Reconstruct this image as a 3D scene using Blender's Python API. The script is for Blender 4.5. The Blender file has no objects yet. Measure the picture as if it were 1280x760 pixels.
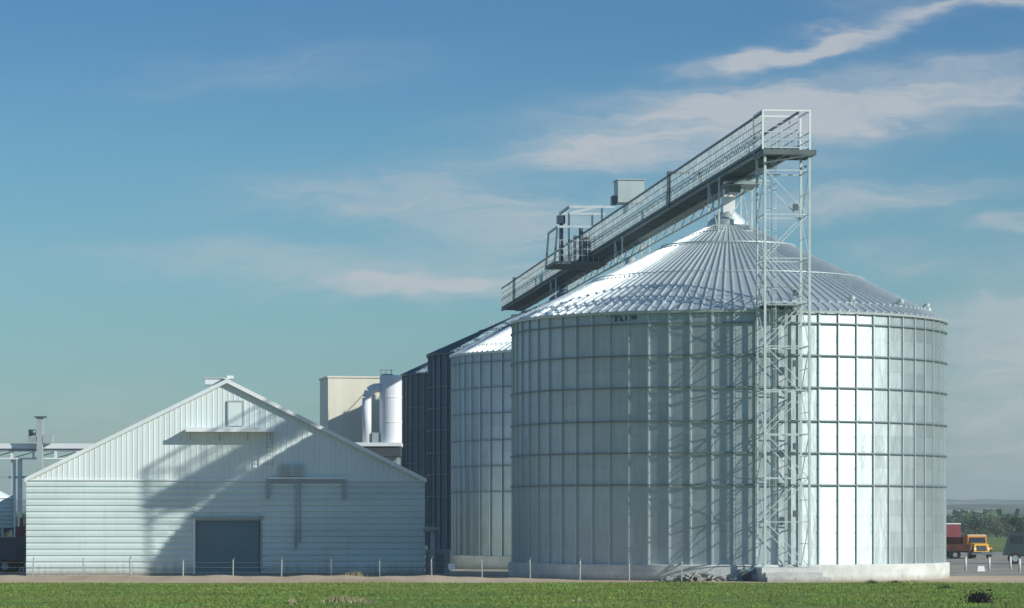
import bpy, math, random
from mathutils import Vector, Matrix
random.seed(7)
R = math.radians
pi = math.pi
S = bpy.context.scene

# ------------------------------------------------------------------ camera
CAMZ = 4.0
F = 4200.0                                   # focal length in pixels of the 1280 px photograph
cam_d = bpy.data.cameras.new('camera')
cam = bpy.data.objects.new('camera', cam_d); S.collection.objects.link(cam)
cam.location = (0, 0, CAMZ); cam.rotation_euler = (R(90), 0, 0)
cam_d.sensor_width = 36; cam_d.lens = F/1280*36
cam_d.shift_y = (650-380)/1280
cam_d.clip_start = 1; cam_d.clip_end = 40000
S.camera = cam

# ------------------------------------------------------------------ light and sky
SUN_AZ, SUN_EL = 60.3, 24.9                  # azimuth to the right of the direction back to the camera
sun_d = bpy.data.lights.new('sun', 'SUN'); sun_d.energy = 4.4; sun_d.angle = R(0.55)
sun_d.color = (1.0, 0.975, 0.90)
sun = bpy.data.objects.new('sun', sun_d); S.collection.objects.link(sun)
sv = Vector((math.sin(R(SUN_AZ))*math.cos(R(SUN_EL)), -math.cos(R(SUN_AZ))*math.cos(R(SUN_EL)), math.sin(R(SUN_EL))))
sun.rotation_euler = sv.to_track_quat('Z', 'Y').to_euler()
sun.location = sv*500

w = bpy.data.worlds.new('World'); S.world = w; w.use_nodes = True
nt = w.node_tree; N = nt.nodes; L = nt.links; N.clear()
out = N.new('ShaderNodeOutputWorld'); bg = N.new('ShaderNodeBackground'); bg.inputs[1].default_value = 0.1
L.new(bg.outputs[0], out.inputs[0])
sky = N.new('ShaderNodeTexSky'); sky.sky_type = 'NISHITA'; sky.sun_disc = False
sky.sun_elevation = R(SUN_EL); sky.sun_rotation = R(180-SUN_AZ)
sky.altitude = 600; sky.air_density = 1.0; sky.dust_density = 0.35; sky.ozone_density = 2.0

def M(op, a, b=None, c=None, tree=None):
    t = tree or nt
    n = t.nodes.new('ShaderNodeMath'); n.operation = op
    for i, v in enumerate((a, b, c)):
        if v is None: continue
        if isinstance(v, (int, float)): n.inputs[i].default_value = v
        else: t.links.new(v, n.inputs[i])
    return n.outputs[0]
tc = N.new('ShaderNodeTexCoord'); sp = N.new('ShaderNodeSeparateXYZ'); L.new(tc.outputs['Generated'], sp.inputs[0])
az = M('MULTIPLY', M('ARCTAN2', sp.outputs[0], sp.outputs[1]), 180/pi)      # degrees right of +Y
el = M('MULTIPLY', M('ARCSINE', sp.outputs[2]), 180/pi)
def noise(vx, vy, vz, scale, detail=5, rough=.55, dist=0.0):
    cb = N.new('ShaderNodeCombineXYZ')
    for i, v in enumerate((vx, vy, vz)):
        if isinstance(v, (int, float)): cb.inputs[i].default_value = v
        else: L.new(v, cb.inputs[i])
    n = N.new('ShaderNodeTexNoise'); L.new(cb.outputs[0], n.inputs['Vector'])
    n.inputs['Scale'].default_value = scale; n.inputs['Detail'].default_value = detail
    n.inputs['Roughness'].default_value = rough; n.inputs['Distortion'].default_value = dist
    return n.outputs['Fac']
warp = M('MULTIPLY', M('SUBTRACT', noise(az, M('MULTIPLY', el, 3), 0, .45, 4), .5), 2.2)
warp2 = M('MULTIPLY', M('SUBTRACT', noise(az, M('MULTIPLY', el, 3), 9, .55, 4), .5), 1.5)
azw = M('ADD', az, M('MULTIPLY', warp, 1.3)); elw = M('ADD', el, M('MULTIPLY', warp2, .75))
def blob(px, py, rx, ry, slope, amp):
    """soft cloud bank centred on a direction of the sky; slope tilts its long axis"""
    a0 = math.degrees(math.atan((px-640)/F)); e0 = math.degrees(math.atan((650-py)/F)); k = math.degrees(1/F)
    da = M('SUBTRACT', azw, a0); de = M('SUBTRACT', M('SUBTRACT', elw, e0), M('MULTIPLY', da, slope))
    q = M('ADD', M('POWER', M('ABSOLUTE', M('DIVIDE', da, rx*k)), 2.0), M('POWER', M('ABSOLUTE', M('DIVIDE', de, ry*k)), 2.0))
    return M('MULTIPLY', M('EXPONENT', M('MULTIPLY', q, -1.0)), amp)
wisp = noise(M('MULTIPLY', azw, .30), M('MULTIPLY', M('SUBTRACT', elw, M('MULTIPLY', azw, .06)), 3.6), 3, .9, 7, .58)
blobs = [blob(960, 72, 80, 12, .12, 1.3), blob(1070, 42, 80, 13, .3, 1.1), blob(1240, 8, 120, 12, .0, .8),
         blob(900, 138, 130, 28, .06, 1.1), blob(1110, 140, 220, 26, .06, .95), blob(1200, 95, 130, 22, .12, .55), blob(760, 185, 180, 22, .04, .85), blob(860, 205, 150, 18, .0, .6),
         blob(1080, 250, 170, 20, .05, .65), blob(1250, 282, 50, 9, .0, .7), blob(560, 354, 150, 13, .03, 1.1), blob(420, 345, 120, 14, .03, .35),
         blob(470, 235, 140, 20, .05, .55), blob(650, 285, 120, 34, .1, .75), blob(520, 262, 170, 14, .02, .4), blob(330, 322, 200, 18, 0, .35),
         blob(1285, 450, 95, 95, .1, .95), blob(1255, 560, 130, 60, .0, .4), blob(330, 90, 160, 25, .1, .15),
         blob(60, 540, 300, 40, .0, .25), blob(1130, 330, 60, 20, 0, .3)]
tot = blobs[0]
for b in blobs[1:]: tot = M('ADD', tot, b)
gen = M('MULTIPLY', M('SUBTRACT', noise(M('MULTIPLY', az, .05), M('MULTIPLY', el, .22), 5, 1.0, 6, .6), .5), 2.4)   # clouds over the rest of the sky
gen = M('MULTIPLY', M('MAXIMUM', gen, 0.0), M('GREATER_THAN', M('ABSOLUTE', az), 14.0))
fine = noise(M('MULTIPLY', azw, 1.1), M('MULTIPLY', elw, 7.5), 6, 1.3, 8, .62)
tot = M('MULTIPLY', tot, M('ADD', .52, M('MULTIPLY', fine, .96)))
cl = M('MULTIPLY', tot, M('ADD', .34, M('MULTIPLY', M('MAXIMUM', M('SUBTRACT', wisp, .30), 0), 2.6)))
cl = M('ADD', M('MULTIPLY', cl, 1.12), gen)
cl = M('DIVIDE', cl, M('ADD', 1.0, M('MULTIPLY', cl, .38)))
cl = M('MINIMUM', cl, .80)
cmix = N.new('ShaderNodeMix'); cmix.data_type = 'RGBA'; cmix.blend_type = 'MULTIPLY'; cmix.inputs[0].default_value = 1
L.new(sky.outputs[0], cmix.inputs[6])
# real sky is deeper blue overhead and paler cyan towards the horizon
ramp = N.new('ShaderNodeValToRGB'); L.new(M('DIVIDE', M('MAXIMUM', el, 0.0), 30.0), ramp.inputs[0])
e = ramp.color_ramp.elements
e[0].position = 0.0; e[0].color = (.27, .42, .46, 1)
e[1].position = 1.0; e[1].color = (.62, .95, 1.1, 1)
for p, c in ((.07, (.42, .63, .72, 1)), (.14, (.44, .69, .80, 1)), (.21, (.375, .66, .81, 1)), (.28, (.305, .56, .78, 1)), (.42, (.33, .58, .84, 1))):
    q = e.new(p); q.color = c
L.new(ramp.outputs[0], cmix.inputs[7])
mx = N.new('ShaderNodeMix'); mx.data_type = 'RGBA'; L.new(cl, mx.inputs[0]); L.new(cmix.outputs[2], mx.inputs[6])
mx.inputs[7].default_value = (5.2, 5.4, 5.65, 1)
L.new(mx.outputs[2], bg.inputs[0])

S.view_settings.view_transform = 'Standard'; S.view_settings.look = 'None'
S.view_settings.exposure = 0.05; S.view_settings.gamma = 1.0
S.render.resolution_x = 1024; S.render.resolution_y = 608
S.render.engine = 'CYCLES'; S.cycles.max_bounces = 6; S.cycles.volume_bounces = 0

def at(px, py, y):                           # metres on the plane y metres ahead
    return Vector(((px-640)/F*y, y, CAMZ+(650-py)/F*y))

# ------------------------------------------------------------------ materials
def mat(name, col, rough=.6, metal=0.0, aniso=None, var=None, bump=None, spec=.5):
    """var=(amount, scale, stretch xyz): gentle wear noise on the colour"""
    m = bpy.data.materials.new(name); m.use_nodes = True
    t = m.node_tree; p = t.nodes['Principled BSDF']
    p.inputs['Base Color'].default_value = (*col, 1); p.inputs['Roughness'].default_value = rough
    p.inputs['Metallic'].default_value = metal; p.inputs['Specular IOR Level'].default_value = spec
    co = t.nodes.new('ShaderNodeTexCoord')
    if var:
        mp = t.nodes.new('ShaderNodeMapping'); mp.inputs['Scale'].default_value = var[2]
        t.links.new(co.outputs['Object'], mp.inputs[0])
        n = t.nodes.new('ShaderNodeTexNoise'); n.inputs['Scale'].default_value = var[1]; n.inputs['Detail'].default_value = 6
        t.links.new(mp.outputs[0], n.inputs['Vector'])
        r = t.nodes.new('ShaderNodeMapRange'); t.links.new(n.outputs['Fac'], r.inputs[0])
        r.inputs[1].default_value = .3; r.inputs[2].default_value = .7
        r.inputs[3].default_value = 1-var[0]; r.inputs[4].default_value = 1+var[0]*.6
        mm = t.nodes.new('ShaderNodeMix'); mm.data_type = 'RGBA'; mm.blend_type = 'MULTIPLY'; mm.inputs[0].default_value = 1
        mm.inputs[6].default_value = (*col, 1)
        cb = t.nodes.new('ShaderNodeCombineColor')
        for i in range(3): t.links.new(r.outputs[0], cb.inputs[i])
        t.links.new(cb.outputs[0], mm.inputs[7]); t.links.new(mm.outputs[2], p.inputs['Base Color'])
    if bump:
        n2 = t.nodes.new('ShaderNodeTexNoise'); n2.inputs['Scale'].default_value = bump[0]; n2.inputs['Detail'].default_value = 6
        t.links.new(co.outputs['Object'], n2.inputs['Vector'])
        b = t.nodes.new('ShaderNodeBump'); b.inputs['Distance'].default_value = bump[1]
        t.links.new(n2.outputs['Fac'], b.inputs['Height']); t.links.new(b.outputs[0], p.inputs['Normal'])
    if aniso is not None:
        tg = t.nodes.new('ShaderNodeTangent'); tg.direction_type = 'RADIAL'; tg.axis = 'Z'
        t.links.new(tg.outputs[0], p.inputs['Tangent'])
        p.inputs['Anisotropic'].default_value = aniso[0]; p.inputs['Anisotropic Rotation'].default_value = aniso[1]
    return m

def stained(m, z0, hz, dirt, scale=(2.6, 1, .18)):
    """rain streaks and mud splash with ragged edges along the foot of a wall"""
    t = m.node_tree; p = t.nodes['Principled BSDF']; src = p.inputs['Base Color'].links[0].from_socket
    co = t.nodes.new('ShaderNodeTexCoord'); mp = t.nodes.new('ShaderNodeMapping'); mp.inputs['Scale'].default_value = scale; t.links.new(co.outputs['Object'], mp.inputs[0])
    n = t.nodes.new('ShaderNodeTexNoise'); n.inputs['Scale'].default_value = 1.0; n.inputs['Detail'].default_value = 7; n.inputs['Roughness'].default_value = .7; t.links.new(mp.outputs[0], n.inputs['Vector'])
    s_ = t.nodes.new('ShaderNodeSeparateXYZ'); t.links.new(co.outputs['Object'], s_.inputs[0])
    foot = M('MULTIPLY', M('SUBTRACT', 1.0, M('DIVIDE', M('SUBTRACT', s_.outputs[2], z0, tree=t), hz, tree=t), tree=t), 1.0, tree=t)
    foot = M('MAXIMUM', M('SUBTRACT', foot, M('SUBTRACT', 1.0, n.outputs['Fac'], tree=t), tree=t), 0.0, tree=t)
    streak = M('MULTIPLY', M('MAXIMUM', M('SUBTRACT', n.outputs['Fac'], .55, tree=t), 0.0, tree=t), 1.6, tree=t)
    fac = M('MINIMUM', M('ADD', M('MULTIPLY', foot, 1.6, tree=t), streak, tree=t), .75, tree=t)
    x = t.nodes.new('ShaderNodeMix'); x.data_type = 'RGBA'; t.links.new(fac, x.inputs[0]); t.links.new(src, x.inputs[6]); x.inputs[7].default_value = (*dirt, 1)
    t.links.new(x.outputs[2], p.inputs['Base Color']); return m

def sheet_metal(name, col, rough, aniso, n, zstep, z0, amount, metal=1.0, wave=.075):
    """corrugated galvanised sheets: every sheet of the wall has its own spangle tone, with rain streaks"""
    m = mat(name, col, rough, metal, aniso)
    t = m.node_tree; p = t.nodes['Principled BSDF']; mm = lambda op, a, b=None, c=None: M(op, a, b, c, t)
    co = t.nodes.new('ShaderNodeTexCoord'); s = t.nodes.new('ShaderNodeSeparateXYZ'); t.links.new(co.outputs['Object'], s.inputs[0])
    ang = mm('ARCTAN2', s.outputs[1], s.outputs[0])
    ia = mm('FLOOR', mm('MULTIPLY', ang, n/(2*pi)))
    iz = mm('FLOOR', mm('DIVIDE', mm('SUBTRACT', s.outputs[2], z0), zstep))
    ia2 = mm('FLOOR', mm('MULTIPLY', mm('ADD', ia, iz), .5))
    cb = t.nodes.new('ShaderNodeCombineXYZ'); t.links.new(ia2, cb.inputs[0]); t.links.new(iz, cb.inputs[1])
    wn = t.nodes.new('ShaderNodeTexWhiteNoise'); wn.noise_dimensions = '3D'; t.links.new(cb.outputs[0], wn.inputs[0])
    cb2 = t.nodes.new('ShaderNodeCombineXYZ'); t.links.new(mm('MULTIPLY', ang, 26.0), cb2.inputs[0]); t.links.new(mm('MULTIPLY', s.outputs[2], .22), cb2.inputs[1])
    nz = t.nodes.new('ShaderNodeTexNoise'); nz.inputs['Scale'].default_value = 2.2; nz.inputs['Detail'].default_value = 6; t.links.new(cb2.outputs[0], nz.inputs['Vector'])
    big = t.nodes.new('ShaderNodeTexNoise'); big.inputs['Scale'].default_value = .16; big.inputs['Detail'].default_value = 3; t.links.new(co.outputs['Object'], big.inputs['Vector'])
    v = mm('ADD', mm('MULTIPLY', mm('SUBTRACT', wn.outputs['Value'], .5), amount), mm('MULTIPLY', mm('SUBTRACT', nz.outputs['Fac'], .5), .30))
    v = mm('ADD', v, mm('MULTIPLY', mm('SUBTRACT', big.outputs['Fac'], .5), .25))
    seam = mm('LESS_THAN', mm('FRACT', mm('DIVIDE', mm('SUBTRACT', s.outputs[2], z0), zstep)), .045)
    v = mm('SUBTRACT', mm('ADD', 1.0, v), mm('MULTIPLY', seam, .10))
    cc = t.nodes.new('ShaderNodeCombineColor')
    for i in range(3): t.links.new(mm('MULTIPLY', v, col[i]), cc.inputs[i])
    t.links.new(cc.outputs[0], p.inputs['Base Color'])
    # sheets are never quite flat: slow waviness plus the fine horizontal corrugation
    mpb = t.nodes.new('ShaderNodeMapping'); mpb.inputs['Scale'].default_value = (1, 1, .45); t.links.new(co.outputs['Object'], mpb.inputs[0])
    nb = t.nodes.new('ShaderNodeTexNoise'); nb.inputs['Scale'].default_value = .9; nb.inputs['Detail'].default_value = 4; t.links.new(mpb.outputs[0], nb.inputs['Vector'])
    tilt = mm('MULTIPLY', wn.outputs['Value'], .0)
    bp = t.nodes.new('ShaderNodeBump'); bp.inputs['Distance'].default_value = wave; t.links.new(mm('ADD', nb.outputs['Fac'], tilt), bp.inputs['Height'])
    t.links.new(bp.outputs[0], p.inputs['Normal'])
    t.links.new(mm('ADD', rough, mm('MULTIPLY', mm('SUBTRACT', wn.outputs['Value'], .5), .09)), p.inputs['Roughness'])
    return m

MT = {}
MT['wall'] = sheet_metal('galvanised_wall', (.52, .595, .595), .62, (.62, .25), 66, 1.06, 1.08, .16, .80)
MT['wall_second'] = sheet_metal('galvanised_wall_shaded', (.42, .485, .50), .55, (.70, .25), 66, 1.06, 1.08, .2, .8)  # darker copy of the wall sheet: the second silo's shade put into its colour
MT['roof'] = sheet_metal('galvanised_roof', (.70, .775, .775), .56, (.82, 0.0), 66, 60, -20, .12, .64)
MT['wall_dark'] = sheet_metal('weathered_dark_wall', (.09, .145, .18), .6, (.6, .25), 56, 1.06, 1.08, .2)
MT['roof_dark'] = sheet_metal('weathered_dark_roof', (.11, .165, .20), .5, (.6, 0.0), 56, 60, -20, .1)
MT['stiff'] = mat('galvanised_section', (.50, .57, .57), .5, .5)
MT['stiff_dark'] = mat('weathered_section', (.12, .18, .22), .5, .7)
MT['ring'] = mat('dull_ring_steel', (.17, .22, .23), .6, .4)
MT['steel'] = mat('galvanised_lattice', (.60, .68, .67), .48, .35, var=(.15, 1.5, (1, 1, 1)))
MT['steel_dark'] = mat('weathered_gallery_steel', (.13, .165, .165), .6, .3, var=(.25, 1.2, (1, 1, 1)))
MT['rail'] = mat('gallery_rail_steel', (.12, .16, .17), .5, .5)
MT['mesh'] = mat('gallery_infill_steel', (.55, .62, .60), .5, .35, var=(.3, 2.2, (1, 1, 1)))
MT['white'] = mat('white_painted_siding', (.70, .79, .77), .55, var=(.08, .5, (1, 1, .25)))
MT['whitelap'] = mat('white_lap_siding', (.60, .715, .695), .5, var=(.12, .45, (.4, 1, 1.2)))
stained(MT['white'], -50, 1, (.36, .38, .34)); stained(MT['whitelap'], .1, 1.5, (.30, .29, .24))
MT['trim'] = mat('white_trim', (.80, .83, .82), .4)
MT['shedroof'] = mat('shed_roof_sheet', (.62, .68, .70), .4, .3, var=(.1, .5, (1, 1, 1)))
MT['door'] = mat('blue_grey_door', (.105, .20, .235), .5, var=(.12, .6, (1, 1, .4)))
MT['grey'] = mat('grey_paint', (.34, .40, .41), .55, var=(.15, 2, (1, 1, 1)))
MT['palegrey'] = mat('pale_grey_sheet', (.46, .53, .52), .5, .2, var=(.12, 1.2, (1, 1, .4)))
MT['palepost'] = mat('worn_white_paint', (.60, .61, .58), .7, var=(.25, 3, (1, 1, 1)))
MT['dark'] = mat('dark_recess', (.05, .065, .07), .7)
MT['conc'] = mat('concrete', (.52, .53, .50), .85, var=(.22, .9, (1, 1, 1.6)), bump=(6, .03))
MT['concl'] = mat('pale_concrete', (.60, .62, .58), .85, var=(.2, .7, (1, 1, 1.5)), bump=(6, .03))
stained(MT['concl'], 0, .8, (.30, .28, .22), (1.4, 1.4, .35)); stained(MT['conc'], 0, .6, (.26, .24, .19), (1.4, 1.4, .35))
MT['rubble'] = mat('dusty_rubble', (.30, .31, .29), .9, var=(.35, 3, (1, 1, 1)))
MT['cream'] = mat('cream_cladding', (.80, .77, .62), .6, var=(.12, .5, (1, 1, .2)))
MT['vessel'] = mat('white_vessel_paint', (.78, .79, .80), .35, var=(.06, 1, (1, 1, .3)))
MT['orange'] = mat('orange_paint', (.72, .24, .02), .35, var=(.15, 2, (1, 1, 1)))
MT['yellow'] = mat('yellow_paint', (.85, .45, .03), .35)
MT['red'] = mat('maroon_paint', (.22, .05, .06), .6, var=(.15, 1, (1, 1, 1)))
MT['tyre'] = mat('tyre_rubber', (.02, .02, .022), .85)
MT['glass'] = mat('vehicle_glass', (.03, .04, .045), .08, 0.0)
MT['darkgreen'] = mat('dark_green_paint', (.035, .06, .06), .45, var=(.2, 1, (1, 1, 1)))
MT['navy'] = mat('navy_paint', (.035, .055, .09), .4)
MT['post'] = mat('pale_fence_post', (.34, .37, .35), .7, var=(.2, 3, (1, 1, 1)))
MT['wire'] = mat('fence_wire', (.35, .37, .36), .5, .6)
MT['bark'] = mat('bark', (.10, .08, .06), .9)
MT['signw'] = mat('white_sign', (.85, .86, .85), .5)
MT['marks'] = mat('dark_painted_marks', (.04, .07, .08), .6)
MT['beige'] = mat('beige_paint', (.55, .42, .28), .5)
MT['amber'] = mat('amber_lens', (.8, .3, .02), .2)

# ------------------------------------------------------------------ mesh builder
class MB:
    def __init__(s): s.v = []; s.f = []
    def quad(s, *p):
        i = len(s.v); s.v += [tuple(q) for q in p]; s.f.append(tuple(range(i, i+len(p))))
    def hexa(s, c):                          # c: 8 corners, bottom 4 ccw then top 4
        i = len(s.v); s.v += [tuple(q) for q in c]
        for f in ((0, 3, 2, 1), (4, 5, 6, 7), (0, 1, 5, 4), (1, 2, 6, 5), (2, 3, 7, 6), (3, 0, 4, 7)):
            s.f.append(tuple(i+k for k in f))
        return s
    def box(s, x0, x1, y0, y1, z0, z1):
        return s.hexa([(x0, y0, z0), (x1, y0, z0), (x1, y1, z0), (x0, y1, z0), (x0, y0, z1), (x1, y0, z1), (x1, y1, z1), (x0, y1, z1)])
    def bar(s, a, b, t=.1, u=None):          # square bar from a to b
        a = Vector(a); b = Vector(b); d = (b-a).normalized(); u = u or t
        up = Vector((0, 0, 1)) if abs(d.z) < .9 else Vector((0, 1, 0))
        e1 = d.cross(up).normalized()*t/2; e2 = d.cross(e1).normalized()*u/2
        c = []
        for q in (a, b): c += [q-e1-e2, q+e1-e2, q+e1+e2, q-e1+e2]
        return s.hexa(c)
    def tube(s, a, b, r, n=12, r2=None, cap=True):
        a = Vector(a); b = Vector(b); d = (b-a).normalized(); r2 = r if r2 is None else r2
        up = Vector((0, 0, 1)) if abs(d.z) < .9 else Vector((0, 1, 0))
        e1 = d.cross(up).normalized(); e2 = d.cross(e1).normalized(); i = len(s.v)
        for q, rr in ((a, r), (b, r2)):
            for k in range(n):
                th = 2*pi*k/n; s.v.append(tuple(q+e1*math.cos(th)*rr+e2*math.sin(th)*rr))
        for k in range(n): s.f.append((i+k, i+(k+1) % n, i+n+(k+1) % n, i+n+k))
        if cap: s.f.append(tuple(i+k for k in range(n))[::-1]); s.f.append(tuple(i+n+k for k in range(n)))
        return s
    def pipe(s, pts, r, n=12):               # elbowed pipe through points
        for k in range(len(pts)-1): s.tube(pts[k], pts[k+1], r, n)
        return s
    def lathe(s, prof, n=32, cx=0, cy=0):    # prof: (radius, z)
        i = len(s.v)
        for r, z in prof:
            for k in range(n):
                th = 2*pi*k/n; s.v.append((cx+r*math.cos(th), cy+r*math.sin(th), z))
        for j in range(len(prof)-1):
            for k in range(n): s.f.append((i+j*n+k, i+j*n+(k+1) % n, i+(j+1)*n+(k+1) % n, i+(j+1)*n+k))
        return s
    def build(s, name, m, parent=None, smooth=False, loc=None, rz=None):
        me = bpy.data.meshes.new(name); me.from_pydata(s.v, [], s.f); me.update()
        me.materials.append(MT[m] if isinstance(m, str) else m)
        if smooth: me.polygons.foreach_set('use_smooth', [True]*len(me.polygons))
        o = bpy.data.objects.new(name, me); S.collection.objects.link(o)
        if parent: o.parent = parent
        if loc is not None: o.location = loc
        if rz is not None: o.rotation_euler.z = rz
        return o

def empty(name, label, cat, loc, rz=0, group=None):
    o = bpy.data.objects.new(name, None); S.collection.objects.link(o); o.empty_display_size = 1
    o.location = loc; o.rotation_euler.z = rz; return tag(o, label, cat, group)
def tag(o, label, cat, group=None):
    o['label'] = label; o['category'] = cat
    if group: o['group'] = group
    return o
def struct(o, label=None):
    o['kind'] = 'structure'
    if label: o['label'] = label
    return o
def copy_tree(o, parent=None):
    c = o.copy(); S.collection.objects.link(c); c.parent = parent
    for ch in list(o.children): copy_tree(ch, c)
    return c

ROW = R(6.0)                                 # the row of silos and the shed run 6 degrees left of straight ahead
TAN = math.tan(ROW)
def row(y): return 15.08-TAN*(y-234.5)

# ------------------------------------------------------------------ ground
def ground_mat(name, c1, c2, scale, c3=None, stretch=(1, 1, 1)):
    m = mat(name, c1, .95, spec=.15); t = m.node_tree; p = t.nodes['Principled BSDF']
    co = t.nodes.new('ShaderNodeTexCoord'); mp = t.nodes.new('ShaderNodeMapping'); mp.inputs['Scale'].default_value = stretch
    t.links.new(co.outputs['Object'], mp.inputs[0])
    n = t.nodes.new('ShaderNodeTexNoise'); n.inputs['Scale'].default_value = scale; n.inputs['Detail'].default_value = 10; n.inputs['Roughness'].default_value = .65
    t.links.new(mp.outputs[0], n.inputs['Vector'])
    r = t.nodes.new('ShaderNodeValToRGB'); t.links.new(n.outputs['Fac'], r.inputs[0])
    r.color_ramp.elements[0].position = .36; r.color_ramp.elements[0].color = (*c1, 1)
    r.color_ramp.elements[1].position = .64; r.color_ramp.elements[1].color = (*c2, 1)
    if c3: q = r.color_ramp.elements.new(.5); q.color = (*c3, 1)
    t.links.new(r.outputs[0], p.inputs['Base Color'])
    return m
MT['land'] = ground_mat('farmland', (.10, .14, .06), (.20, .20, .10), .006, (.13, .17, .07), (1, .35, 1))
MT['yard'] = ground_mat('gravel_yard', (.25, .235, .20), (.38, .355, .30), .25, (.32, .30, .25), (1, .4, 1))
MT['tan'] = ground_mat('dry_track', (.42, .32, .21), (.56, .45, .32), .35, (.50, .39, .27), (.4, 1, 1))
MT['turf'] = ground_mat('turf', (.09, .16, .035), (.22, .26, .08), .12, (.13, .20, .045), (.5, .9, 1))
MT['hill'] = ground_mat('far_hills', (.03, .05, .03), (.46, .43, .30), .012, (.09, .11, .065), (1, .25, 1))

def sheet(name, pts, z, m):
    b = MB(); b.quad(*[(x, y, z) for x, y in pts]); return struct(b.build(name, m))
sheet('ground', [(-5900, -5900), (5900, -5900), (5900, 5900), (-5900, 5900)], -.02, 'land')
def wavy(name, y0, y1, x0, x1, z, m, amp=1.2, seed=1, step=1.5):
    rd = random.Random(seed); ph = [rd.uniform(0, 6) for _ in range(4)]
    f = lambda x, k: amp*(.5*math.sin(x*.11+ph[k])+.3*math.sin(x*.37+ph[k+1])+.2*math.sin(x*1.1+ph[k]))
    b = MB(); n = int((x1-x0)/step)
    for i in range(n):
        xa, xb = x0+i*step, x0+(i+1)*step
        b.quad((xa, y0+f(xa, 0), z), (xb, y0+f(xb, 0), z), (xb, y1+f(xb, 2), z), (xa, y1+f(xa, 2), z))
    return struct(b.build(name, m))
wavy('gravel_yard', 214, 420, -110, 130, .0, 'yard', .5, 3)
wavy('dirt_track', 214, 240, -110, 130, .006, 'tan', 1.5, 5)
wavy('field', 440, 760, -150, 420, .004, ground_mat('green_crop', (.11, .17, .04), (.20, .24, .07), .02, (.14, .20, .05), (.3, 2, 1)), 3, 8, 8)
b = MB(); n = 160                            # low earth bank along the track, dying out towards the near silo
def bank(x, y):
    a = min(1, max(0, (9-x)/16)); a = a*a*(3-2*a); u = (y-212.5)/10.5
    return .0085+max(0.0, math.sin(pi*min(1, max(0, u))))**.8*(.34*a*(1+.12*math.sin(x*.9)+.1*math.sin(x*2.3+1))+.03)
for i in range(n):
    xa, xb = -60+105*i/n, -60+105*(i+1)/n
    for j in range(8):
        ya, yb = 212.5+10.5*j/8, 212.5+10.5*(j+1)/8
        b.quad((xa, ya, bank(xa, ya)), (xb, ya, bank(xb, ya)), (xb, yb, bank(xb, yb)), (xa, yb, bank(xa, yb)))
struct(b.build('earth_bank', 'tan', smooth=True))
turf = wavy('lawn', -60, 215, -110, 130, .012, 'turf', 1.0, 9)

# hills: rolling land that rises far off
b = MB(); nx, ny = 110, 26
rd = random.Random(4); ph = [rd.uniform(0, 6.28) for _ in range(10)]
def hh(x, y):
    t = max(0.0, (y-1900)/3700)
    r_ = 34*t**.75*(1+.16*math.sin(x*.0017+ph[0])+.10*math.sin(x*.0041+y*.002+ph[1])+.06*math.sin(x*.011+ph[2]))
    return r_ + t*3*math.sin(x*.02+y*.006+ph[3])*math.sin(y*.004+ph[4]) - .3
for j in range(ny):
    for i in range(nx):
        xs = [-3300+6600*(i+k)/nx for k in (0, 1)]; ys = [1800+3900*(j+k)/ny for k in (0, 1)]
        b.quad((xs[0], ys[0], hh(xs[0], ys[0])), (xs[1], ys[0], hh(xs[1], ys[0])), (xs[1], ys[1], hh(xs[1], ys[1])), (xs[0], ys[1], hh(xs[0], ys[1])))
struct(b.build('hills', 'hill', smooth=False))

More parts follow.
